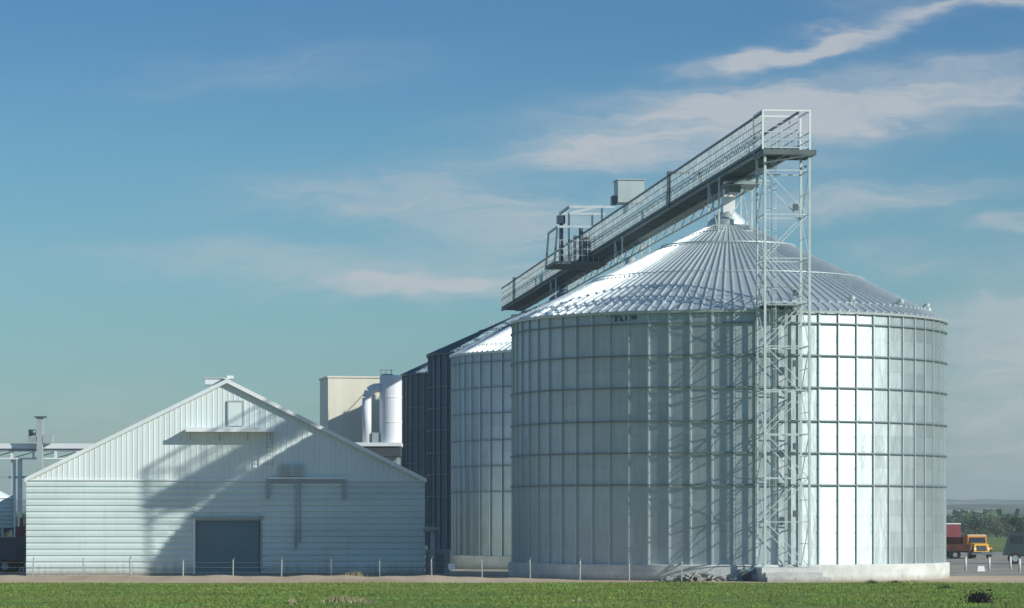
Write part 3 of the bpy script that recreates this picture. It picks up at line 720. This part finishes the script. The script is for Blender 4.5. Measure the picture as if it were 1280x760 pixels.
# left: conveyor bridge with elevator head
BY = 330.0
br = empty('conveyor_bridge', 'horizontal pale conveyor bridge on posts left of the shed roof', 'conveyor bridge', (at(0, 0, BY).x, BY, 0), 0)
MB().box(-14, 14, -.9, .9, 11.0, 11.5).build('deck', 'trim', br)
MB().box(-14, 14, -.7, .7, 10.75, 10.99).build('underside', 'grey', br)
MB().box(-14, 14, -.8, .8, 9.95, 10.1).build('lower_chord', 'trim', br)
for k in range(13): MB().box(-13.8+k*2.15-.12, -13.8+k*2.15+.12, -.75, -.5, 10.1, 10.75).build('hanger', 'trim', br)
b = MB()
for k in range(12): b.bar((-13.8+k*2.15, .4, 10.1), (-13.8+(k+1)*2.15, .4, 10.75), .09)
b.build('lattice', 'grey', br)
for x_ in (-12, -4.5, 1.35, 2.0, 9): MB().box(x_-.2, x_+.2, -.45, 0, 0, 9.95).build('leg', 'steel', br)
MB().box(-6, 6, -.3, .1, 8.1, 8.3).build('tie_beam', 'grey', br)
eh = empty('elevator_head', 'grey white elevator head box with motor above the conveyor bridge', 'elevator head', (at(53, 0, BY).x, BY-1.6, 0), 0)
MB().box(-.3, .24, -.3, .5, 0, 14.0).build('trunk', 'palegrey', eh)
MB().box(-.5, .6, -.45, .6, 14.0, 14.13).build('lid', 'rail', eh)
MB().box(.3, 1.25, -.2, .5, 11.6, 12.3).build('guard', 'palegrey', eh)
b = MB(); b.tube((-.95, -.2, 12.55), (-.4, -.2, 12.55), .3, 12); b.build('motor', 'rail', eh, True)
b = MB(); b.box(-1.15, -.36, -.3, .4, 11.65, 12.2); b.tube((-1.0, 0, 12.1), (-1.0, 0, 12.9), .14, 10); b.build('gear_box', 'grey', eh)

# small round bin at the left edge
bx = at(17, 0, 262).x-3.3
sb = empty('hopper_bin', 'small white round hopper bin cut by the left edge', 'bin', (bx, 262, 0), 0)
n = 40; pr = [(3.3, 3.4)]
z = 3.4
while z < 5.7: pr += [(3.3, z+.12), (3.24, z+.2), (3.3, z+.28)]; z += .32
b = MB(); b.lathe(pr, n); b.build('wall', 'white', sb, True)
b = MB(); b.lathe([(3.42, 5.68), (.35, 7.2), (.3, 7.35), (0, 7.4)], n); b.build('roof', 'trim', sb, True)
b = MB(); b.lathe([(3.3, 3.4), (.3, 1.4)], n); b.build('hopper', 'ring', sb, True)
for k in range(8):
    a = 2*pi*k/8+.2; MB().box(3.2*math.cos(a)-.1, 3.2*math.cos(a)+.1, 3.2*math.sin(a)-.1, 3.2*math.sin(a)+.1, 0, 3.4).build('leg', 'steel', sb)

# ------------------------------------------------------------------ vehicles
def wheel(t, x, y, r=.5, w_=.3, name='wheel'):
    b = MB(); b.tube((x-w_/2, y, r), (x+w_/2, y, r), r, 20); o = b.build(name, 'tyre', t)
    b = MB(); b.tube((x-w_/2-.01, y, r), (x+w_/2+.01, y, r), r*.55, 14); b.build('rim', 'grey', o)
    return o
# orange truck, nose to the viewer
p0 = at(1220, 0, 350)
ot = empty('orange_truck', 'orange and yellow truck parked nose on in the gravel yard', 'truck', (p0.x, 350, 0), R(10))
b = MB(); b.hexa([(-1.1, -.6, .75), (1.1, -.6, .75), (1.1, 1.3, .75), (-1.1, 1.3, .75), (-1.0, -.35, 2.35), (1.0, -.35, 2.35), (1.0, 1.3, 2.35), (-1.0, 1.3, 2.35)]); b.build('cab', 'orange', ot)
MB().box(-1.0, 1.0, -.3, 1.3, 2.35, 2.5).build('cab_roof', 'beige', ot)
b = MB(); b.hexa([(-.9, -.57, 1.62), (.9, -.57, 1.62), (.9, -.5, 1.62), (-.9, -.5, 1.62), (-.85, -.42, 2.2), (.85, -.42, 2.2), (.85, -.35, 2.2), (-.85, -.35, 2.2)]); b.build('windscreen', 'glass', ot)
b = MB(); b.hexa([(-.85, -1.9, .7), (.85, -1.9, .7), (.95, -.6, .7), (-.95, -.6, .7), (-.75, -1.85, 1.5), (.75, -1.85, 1.5), (.85, -.6, 1.62), (-.85, -.6, 1.62)]); b.build('bonnet', 'yellow', ot)
MB().box(-.5, .5, -1.95, -1.88, .8, 1.35).build('grille', 'dark', ot)
MB().box(-1.15, 1.15, -2.1, -1.92, .42, .68).build('bumper', 'rail', ot)
for x_ in (-.72, .72):
    b = MB(); b.tube((x_, -1.96, 1.0), (x_, -1.88, 1.0), .13, 12); b.build('headlight', 'signw', ot)
b = MB()
for x_ in (-1.05, 1.05): b.hexa([(x_-.22, -1.7, .95), (x_+.22, -1.7, .95), (x_+.22, -.7, .95), (x_-.22, -.7, .95), (x_-.2, -1.5, 1.15), (x_+.2, -1.5, 1.15), (x_+.2, -.8, 1.15), (x_-.2, -.8, 1.15)])
b.build('mudguard', 'orange', ot)
b = MB(); b.hexa([(-1.2, 1.5, .95), (1.2, 1.5, .95), (1.2, 6.2, .95), (-1.2, 6.2, .95), (-1.3, 1.4, 2.2), (1.3, 1.4, 2.2), (1.3, 6.2, 2.2), (-1.3, 6.2, 2.2)]); b.build('dump_body', mat('rusty_body_paint', (.22, .06, .03), .6, var=(.3, 1.5, (1, 1, 1))), ot)
MB().box(-.45, .45, -1.6, 6.1, .6, .9).build('chassis', 'dark', ot)
for x_, y_ in ((-1.0, -1.2), (1.0, -1.2), (-1.05, 4.0), (1.05, 4.0), (-1.05, 5.2), (1.05, 5.2)): wheel(ot, x_, y_)
# maroon box truck behind the silo edge
p1 = at(1172, 0, 357)
rt_ = empty('maroon_truck', 'maroon box truck parked beyond the right edge of the near silo', 'truck', (p1.x, 357, 0), R(-84))
MB().box(-1.25, 1.25, -1.6, 2.2, 1.1, 3.55).build('cargo_box', 'red', rt_)
MB().box(-1.28, 1.28, -1.62, 2.22, 3.55, 3.66).build('box_roof', 'trim', rt_)
MB().box(-1.26, 1.26, -1.55, 2.1, 1.62, 1.74).build('stripe', 'signw', rt_)
b = MB(); b.hexa([(-1.1, -3.9, .7), (1.1, -3.9, .7), (1.1, -1.75, .7), (-1.1, -1.75, .7), (-1.05, -3.3, 2.7), (1.05, -3.3, 2.7), (1.05, -1.75, 2.7), (-1.05, -1.75, 2.7)]); b.build('cab', 'red', rt_)
MB().box(-1.12, 1.12, -3.1, -2.1, 1.7, 2.4).build('side_window', 'glass', rt_)
MB().box(-.45, .45, -3.8, 2.1, .6, 1.05).build('chassis', 'dark', rt_)
for x_, y_ in ((-1.0, -2.9), (1.0, -2.9), (-1.05, 1.3), (1.05, 1.3)): wheel(rt_, x_, y_)
# small dark red pickup trailer between them
p2 = at(1199, 0, 345)
tr = empty('farm_trailer', 'low dark rust coloured trailer between maroon truck and orange truck', 'trailer', (p2.x, 346, 0), R(78))
b = MB(); b.hexa([(-.9, -1.3, .8), (.9, -1.3, .8), (.9, 1.5, .8), (-.9, 1.5, .8), (-1.05, -1.4, 1.5), (1.05, -1.4, 1.5), (1.05, 1.6, 1.5), (-1.05, 1.6, 1.5)]); b.build('tub', mat('rust_paint', (.16, .06, .035), .7, var=(.3, 2, (1, 1, 1))), tr)
MB().box(-.08, .08, -2.4, -1.2, .6, .72).build('drawbar', 'dark', tr)
for x_, y_ in ((-.95, .2), (.95, .2)): wheel(tr, x_, y_, .42, .22)
# dark truck cut by the right edge
p3 = at(1322, 0, 305)
dt = empty('dark_truck', 'dark green tanker truck cut off by the right edge', 'truck', (p3.x, 305, 0), R(86))
b = MB(); b.tube((0, -2.6, 2.3), (0, 2.7, 2.3), 1.15, 24); b.build('tank', 'darkgreen', dt)
MB().box(-.5, .5, -3.2, 4.4, .7, 1.1).build('chassis', 'dark', dt)
b = MB(); b.hexa([(-1.1, 2.9, .8), (1.1, 2.9, .8), (1.1, 4.9, .8), (-1.1, 4.9, .8), (-1.05, 2.9, 2.9), (1.05, 2.9, 2.9), (1.05, 4.3, 2.9), (-1.05, 4.3, 2.9)]); b.build('cab', 'darkgreen', dt)
MB().box(-1.12, 1.12, 3.2, 4.2, 1.9, 2.55).build('side_window', 'glass', dt)
MB().box(-.35, .35, -.4, .4, 3.4, 3.6).build('manhole', 'dark', dt)
for x_, y_ in ((-1.0, -2.1), (1.0, -2.1), (-1.0, -.9), (1.0, -.9), (-1.0, 3.9), (1.0, 3.9)): wheel(dt, x_, y_, .52)
# dark truck at the left edge, in front of the bin
p4 = at(2, 0, 254)
lt = empty('navy_truck', 'dark navy farm truck parked at the left edge beside the shed', 'truck', (p4.x, 254, 0), R(82))
b = MB(); b.hexa([(-1.1, -1.6, .95), (1.1, -1.6, .95), (1.1, 3.5, .95), (-1.1, 3.5, .95), (-1.2, -1.6, 2.7), (1.2, -1.6, 2.7), (1.2, 3.6, 2.7), (-1.2, 3.6, 2.7)]); b.build('cargo_bed', 'navy', lt)
b = MB(); b.hexa([(-1.05, 3.7, .7), (1.05, 3.7, .7), (1.05, 5.5, .7), (-1.05, 5.5, .7), (-1, 3.7, 2.5), (1, 3.7, 2.5), (1, 5.0, 2.5), (-1, 5.0, 2.5)]); b.build('cab', 'navy', lt)
MB().box(-1.07, 1.07, 4.0, 4.9, 1.6, 2.2).build('side_window', 'glass', lt)
MB().box(-.45, .45, -1.5, 5.3, .55, .94).build('chassis', 'dark', lt)
for x_, y_ in ((-1.0, -.6), (1.0, -.6), (-1.0, 4.5), (1.0, 4.5)): wheel(lt, x_, y_)
# red auger upright beside the shed
p5 = at(25.5, 0, 258)
au = empty('red_auger', 'upright red grain auger between the navy truck and the shed', 'auger', (p5.x, 258, 0), 0)
b = MB(); b.tube((0, 0, .8), (.1, 0, 4.2), .14, 12); b.build('tube', 'red', au, True)
MB().box(-.35, .32, -.3, .3, 1.9, 3.5).build('drive_guard', 'red', au)
b = MB(); b.bar((-.4, -.3, 0), (0, 0, 2.0), .08); b.bar((.4, -.3, 0), (0, 0, 2.0), .08); b.bar((0, .5, 0), (0, 0, 2.0), .08); b.build('stand', 'rail', au)
b = MB(); b.hexa([(-.2, -.2, .4), (.2, -.2, .4), (.2, .2, .4), (-.2, .2, .4), (-.45, -.4, .9), (.45, -.4, .9), (.45, .4, .9), (-.45, .4, .9)]); b.build('feed_hopper', 'rail', au)

# ------------------------------------------------------------------ fence, bollards, bits on the ground
fn = empty('wire_fence', 'thin wire fence on pale posts along the track before shed and silos', 'fence', (0, 236, 0), 0)
FY = 0
xs_ = [at(p, 0, 0).x for p in ()]
posts = [165+62.3*k for k in range(-4, 12)]
pp = []
for px in posts:
    yy = 232.0 if px < 560 else (228.0 if px < 700 else 219.5)
    yy = 234-max(0, (px-380))*.036
    pp.append(((px-640)/F*yy, yy-236))
st0 = None
for i, (x_, y_) in enumerate(pp):
    if st0 is None:
        b = MB(); b.bar((0, 0, -.1), (0, 0, 1.25), .085); b.bar((0, 0, 1.25), (0, -.12, 1.4), .05); o = st0 = b.build('post', 'post', fn)
    else:
        o = st0.copy(); S.collection.objects.link(o); o.parent = fn
    o.location = (x_+random.uniform(-.1, .1), y_, 0); o.rotation_euler = (random.uniform(-.03, .03), random.uniform(-.035, .035), random.uniform(0, 1)); o.scale.z = random.uniform(.9, 1.1)
for z_ in (.35, .7, 1.05):
    b = MB()
    for (a_, c_) in zip(pp[:-1], pp[1:]): b.bar((a_[0], a_[1], z_), (c_[0], c_[1], z_), .012)
    b.build('wire', 'wire', fn)
ps = at(565, 708, 231)
sg = empty('notice_board', 'small blank white notice board on the fence line by the dark silos', 'sign', (ps.x, 229.6, 0), 0)
MB().box(-.24, .24, -.02, .02, .62, 1.0).build('panel', 'signw', sg); MB().bar((0, .045, 0), (0, .045, 1.0), .05).build('post', 'post', sg)
names = ['leftmost short white bollard in front of the orange truck', 'second short white bollard, just right of the orange truck', 'third short white bollard, between field and dark truck', 'rightmost short white bollard at the right edge']
b0 = None
for i, px in enumerate((1207, 1236.5, 1263, 1274.5)):
    yy = (267, 267, 272, 258)[i]
    if b0 is None:
        b0 = o = empty('bollard', names[0], 'bollard', (0, 0, 0), 0, 'white bollards along the yard edge')
        b = MB(); b.tube((0, 0, 0), (0, 0, 1.0), .10, 12); b.build('post', 'palepost', b0, True)
        b = MB(); b.lathe([(.12, 1.0), (.09, 1.06), (0, 1.09)], 12); b.build('cap', 'conc', b0, True)
    else: o = copy_tree(b0)
    o['label'] = names[i]; o.location = ((px-640)/F*yy, yy, 0)
b = MB(); b.hexa([(-.3, -.25, 0), (.3, -.25, 0), (.3, .25, 0), (-.3, .25, 0), (-.24, -.2, .42), (.24, -.2, .42), (.24, .2, .42), (-.24, .2, .42)])
tag(b.build('concrete_block', 'signw', loc=((1213+13-640)/F*262, 262, 0)), 'small white concrete block on the gravel between the bollards', 'concrete block')

# heap of broken slabs and sacks at the silo foot
hp = MB(); rd = random.Random(12)
for k in range(60):
    u = rd.uniform(-2.3, 2.3); h = max(.05, .6*(1-abs(u-.2)/2.6)); z_ = rd.uniform(0, h)
    w_, d_, t_ = rd.uniform(.2, .75), rd.uniform(.2, .5), rd.uniform(.05, .16)
    mt = Matrix.Translation((u, rd.uniform(-.6, .6), z_)) @ Matrix.Rotation(rd.uniform(0, 6), 4, 'Z') @ Matrix.Rotation(rd.uniform(-.5, .5), 4, 'X') @ Matrix.Rotation(rd.uniform(-.6, .3), 4, 'Y')
    hp.hexa([mt @ Vector(c) for c in ((-w_/2, -d_/2, 0), (w_/2, -d_/2, 0), (w_/2, d_/2, 0), (-w_/2, d_/2, 0), (-w_/2, -d_/2, t_), (w_/2, -d_/2, t_), (w_/2, d_/2, t_), (-w_/2, d_/2, t_))])
tag(hp.build('rubble_heap', 'rubble', loc=((872-640)/F*217.5, 217.8, 0), rz=ROW), 'pale heap of broken slabs at the foot of the near silo', 'rubble heap')
af = empty('aeration_fan', 'dark tapered aeration fan duct at the silo foot left of the tower', 'fan', ((932-640)/F*218.2, 218.0, 0), ROW)
b = MB(); b.hexa([(-.95, -.5, .02), (.85, -.5, .02), (.85, .9, .02), (-.95, .9, .02), (-.35, -.35, .78), (.8, -.35, .86), (.8, .9, .86), (-.35, .9, .78)]); b.build('duct', 'door', af)
b = MB(); b.tube((-.1, -.65, .42), (-.1, -.5, .42), .33, 18); b.build('inlet', 'dark', af)
MB().box(.35, .75, -.62, -.505, .1, .5).build('motor', 'grey', af)

# ------------------------------------------------------------------ vegetation
def leafmat(name, c1, c2):
    m = mat(name, c1, .75, spec=.2); t = m.node_tree; p = t.nodes['Principled BSDF']
    g = t.nodes.new('ShaderNodeNewGeometry'); r = t.nodes.new('ShaderNodeValToRGB'); t.links.new(g.outputs['Random Per Island'], r.inputs[0])
    r.color_ramp.elements[0].color = (*c1, 1); r.color_ramp.elements[1].color = (*c2, 1); 
    co = t.nodes.new('ShaderNodeTexCoord'); n = t.nodes.new('ShaderNodeTexNoise'); n.inputs['Scale'].default_value = .22; n.inputs['Detail'].default_value = 5
    t.links.new(co.outputs['Object'], n.inputs['Vector'])
    hs = t.nodes.new('ShaderNodeHueSaturation'); t.links.new(r.outputs[0], hs.inputs['Color'])
    t.links.new(M('ADD', .43, M('MULTIPLY', n.outputs['Fac'], .15, tree=t), tree=t), hs.inputs['Hue'])
    t.links.new(M('ADD', .35, M('MULTIPLY', n.outputs['Fac'], 1.3, tree=t), tree=t), hs.inputs['Value'])
    t.links.new(hs.outputs[0], p.inputs['Base Color'])
    return m
MT['leaf'] = leafmat('leaves_dark', (.045, .08, .04), (.085, .125, .055))
MT['leaf2'] = leafmat('leaves_mid', (.075, .10, .055), (.13, .15, .08))
MT['blade'] = leafmat('grass_blades', (.16, .225, .04), (.23, .30, .06))
MT['dry'] = leafmat('dry_weeds', (.30, .27, .14), (.50, .46, .28))
MT['dryblk'] = leafmat('dark_weeds', (.02, .018, .014), (.06, .05, .035))
def tree(label, x, y, h, wd, m, seed, group='trees beyond the yard'):
    rd = random.Random(seed); t = empty('tree', label, 'tree', (x, y, 0), rd.uniform(0, 6), group)
    b = MB(); b.tube((0, 0, -.1), (.1, 0, h*.45), .05*h, 8, .025*h)
    for k in range(6):
        a = rd.uniform(0, 6.28); b.tube((.1, 0, h*rd.uniform(.25, .45)), (wd*.32*math.cos(a), wd*.32*math.sin(a), h*rd.uniform(.55, .8)), .02*h, 6, .008*h)
    b.build('trunk', 'bark', t)
    b = MB(); cl_ = []
    for k in range(16):
        a = rd.uniform(0, 6.28); rr = wd*.40*math.sqrt(rd.random()); hz = h*rd.uniform(.14, .86)
        q = 1-abs(hz/h-.5)*.9; cl_.append((rr*q*math.cos(a), rr*q*math.sin(a), hz, wd*rd.uniform(.12, .22)))
    for k in range(1500):
        c = rd.choice(cl_); v = Vector((rd.gauss(0, 1), rd.gauss(0, 1), rd.gauss(0, 1))).normalized()*c[3]*rd.uniform(.55, 1.1)
        p = Vector(c[:3])+v*Vector((1, 1, .8)).length/1.6; s_ = rd.uniform(.10, .24)*h/6
        a1 = Vector((rd.gauss(0, 1), rd.gauss(0, 1), rd.gauss(0, 1))).normalized(); a2 = a1.cross(Vector((rd.gauss(0, 1), rd.gauss(0, 1), rd.gauss(0, 1)))).normalized()
        b.quad(p-a1*s_-a2*s_*.6, p+a1*s_-a2*s_*.6, p+a1*s_+a2*s_*.6, p-a1*s_+a2*s_*.6)
    b.build('crown', m, t)
specs = [(1219, 700, 7.0, 9.5, 'leaf', 'dense dark green round tree rising directly above the orange truck'),
         (1196, 760, 5.0, 7.0, 'leaf2', 'low green tree just left of the dark round tree'),
         (1246, 780, 6.2, 7.0, 'leaf2', 'hazy grey green tree right of the dark round tree'),
         (1257, 800, 7.0, 6.0, 'leaf2', 'taller hazy tree above the green field'),
         (1268, 820, 6.0, 7.0, 'leaf2', 'hazy low tree left of the dark tanker truck'),
         (1277, 640, 6.0, 6.5, 'leaf', 'dark tree behind the tanker at the right edge'),
         (1236, 880, 5.5, 8.0, 'leaf2', 'small far tree between the dark tree and the hazy ones'),
         (28, 520, 6.5, 7.0, 'leaf', 'dark tree glimpsed under the conveyor bridge at left'),
         (8, 560, 6.0, 8.0, 'leaf2', 'greyish tree at far left under the conveyor bridge'),
         (1300, 760, 6.5, 8.0, 'leaf2', 'tree just beyond the right edge'),
         (1325, 720, 7.5, 8.0, 'leaf', 'dark tree beyond the right edge')]
for i, (px, y_, h, wd, m, lab) in enumerate(specs): tree(lab, (px-640)/F*y_, y_, h*.78, wd, m, 40+i)
# a far wood on the plain reads as one mass
rd = random.Random(77); b = MB()
for k in range(9000):
    x_ = rd.uniform(-700, 900); y_ = 1250+rd.gauss(0, 60)+60*math.sin(x_*.01); h = 5.5+3*math.sin(x_*.05)+2*math.sin(x_*.17+1)
    p = Vector((x_, y_, rd.uniform(0, max(2.5, h)))); s_ = rd.uniform(.8, 1.9)
    a1 = Vector((rd.gauss(0, 1), rd.gauss(0, .6), rd.gauss(0, 1))).normalized(); a2 = a1.cross(Vector((rd.gauss(0, 1), rd.gauss(0, 1), rd.gauss(0, 1)))).normalized()
    b.quad(p-a1*s_-a2*s_, p+a1*s_-a2*s_, p+a1*s_+a2*s_, p-a1*s_+a2*s_)
o = tag(b.build('far_wood', 'leaf'), 'distant wooded belt below the hills', 'wood'); o['kind'] = 'stuff'
# grass
rd = random.Random(5); b = MB()
for k in range(170000):
    y_ = 146+68.5*(rd.random()**.9); x_ = rd.uniform(-34, 40)
    pat = math.sin(x_*.35+1.3*math.sin(y_*.2))+math.sin(y_*.6+x_*.12)
    h = rd.uniform(.04, .10)*(1.15+.25*pat); a = rd.uniform(0, pi); w_ = rd.uniform(.012, .03)
    dx, dy = math.cos(a)*w_, math.sin(a)*w_; lx_, ly_ = rd.gauss(0, .06), rd.gauss(0, .06)
    b.v += [(x_-dx, y_-dy, 0), (x_+dx, y_+dy, 0), (x_+lx_, y_+ly_, h)]; i = len(b.v); b.f.append((i-3, i-2, i-1))
o = tag(b.build('grass', 'blade'), 'short green grass in the foreground', 'grass'); o['kind'] = 'stuff'
def weeds(label, px, y_, wd, h, n, m, seed, name='weed_clump', cat='weeds', group='dry weed clumps'):
    rd = random.Random(seed); b = MB()
    for k in range(n):
        x_, yy = max(-wd*.7, min(wd*.7, rd.gauss(0, wd*.3))), max(-.4, min(.4, rd.gauss(0, .2))); hh_ = h*rd.uniform(.4, 1)*math.exp(-(x_/wd)**2)
        a = rd.uniform(0, pi); w_ = rd.uniform(.015, .04); lx_, ly_ = rd.gauss(0, .2)*h, rd.gauss(0, .2)*h
        b.quad((x_-math.cos(a)*w_, yy-math.sin(a)*w_, 0), (x_+math.cos(a)*w_, yy+math.sin(a)*w_, 0), (x_+lx_, yy+ly_, hh_))
    return tag(b.build(name, m, loc=((px-640)/F*y_, y_, 0)), label, cat, group)
wl = [(442, 221, 1.5, .75, 260, 'dry', 'tall tan weed clump by the fence before the shed\'s right half'),
      (395, 222, 1.2, .45, 160, 'dry', 'low tan weeds just left of the tall tan clump'),
      (318, 219, 1.8, .3, 160, 'dry', 'thin dry weeds on the track edge before the dark door'),
      (70, 219, 2.2, .3, 160, 'dry', 'thin dry weeds on the track edge before the shed\'s left part'),
      (425, 163, 1.3, .42, 420, 'dry', 'pale seed heads in the grass at bottom, below the shed'),
      (455, 161, .9, .36, 120, 'dry', 'small pale seed heads right of the larger pale patch'),
      (365, 160, .4, .32, 160, 'dry', 'sparse pale stems at bottom, left of the pale patch'),
      (722, 163, .5, .3, 50, 'dry', 'sparse pale stems in the grass below the near silo'),
      (1140, 214, 1.2, .25, 120, 'dry', 'pale weeds at the track edge before the silo\'s right part'),
      (1090, 210, .8, .35, 120, 'leaf', 'dark green weed clump before the silo\'s right part'),
      (1118, 211, .8, .3, 120, 'leaf', 'dark green weed clump near the pale weeds at right'),
      (1182, 196, .7, .3, 100, 'leaf', 'dark green weed clump at right, below the silo edge'),
      (845, 214, 2.6, .3, 260, 'leaf2', 'olive weeds at the track edge before the rubble heap'),
      (600, 216, 1.6, .28, 160, 'leaf2', 'olive weeds by the track below the dark silos')]
for i, (px, y_, wd, h, n, m, lab) in enumerate(wl): weeds(lab, px, y_, wd, h, n, m, 60+i)
# dark shrub at bottom right
rd = random.Random(3); sh = empty('dark_shrub', 'dark withered shrub in the grass at bottom right', 'shrub', ((1224-640)/F*161, 161, 0))
b = MB()
for k in range(9): b.tube((rd.gauss(0, .1), rd.gauss(0, .1), 0), (rd.gauss(0, .45), rd.gauss(0, .3), rd.uniform(.3, .55)), .03, 5, .01)
b.build('stem', 'bark', sh)
b = MB()
for k in range(700):
    p = Vector((rd.gauss(0, .28), rd.gauss(0, .22), abs(rd.gauss(.2, .17)))); s_ = rd.uniform(.02, .06)
    a1 = Vector((rd.gauss(0, 1), rd.gauss(0, 1), rd.gauss(0, 1))).normalized(); a2 = a1.cross(Vector((rd.gauss(0, 1), rd.gauss(0, 1), rd.gauss(0, 1)))).normalized()
    b.quad(p-a1*s_-a2*s_, p+a1*s_-a2*s_, p+a1*s_+a2*s_, p-a1*s_+a2*s_)
b.build('foliage', 'dryblk', sh)

# ------------------------------------------------------------------ haze
hz = MB().box(-6000, 6000, -6000, 6000, -1.5, 62).build('haze', mat('haze', (1, 1, 1)))
m = hz.data.materials[0]; t = m.node_tree; t.nodes.clear()
mo = t.nodes.new('ShaderNodeOutputMaterial'); pv = t.nodes.new('ShaderNodeVolumePrincipled')
pv.inputs['Color'].default_value = (.74, .87, .92, 1); pv.inputs['Density'].default_value = .00019; pv.inputs['Anisotropy'].default_value = .0
t.links.new(pv.outputs[0], mo.inputs['Volume'])
tag(hz, 'thin pale haze over the plain', 'haze'); hz['kind'] = 'stuff'
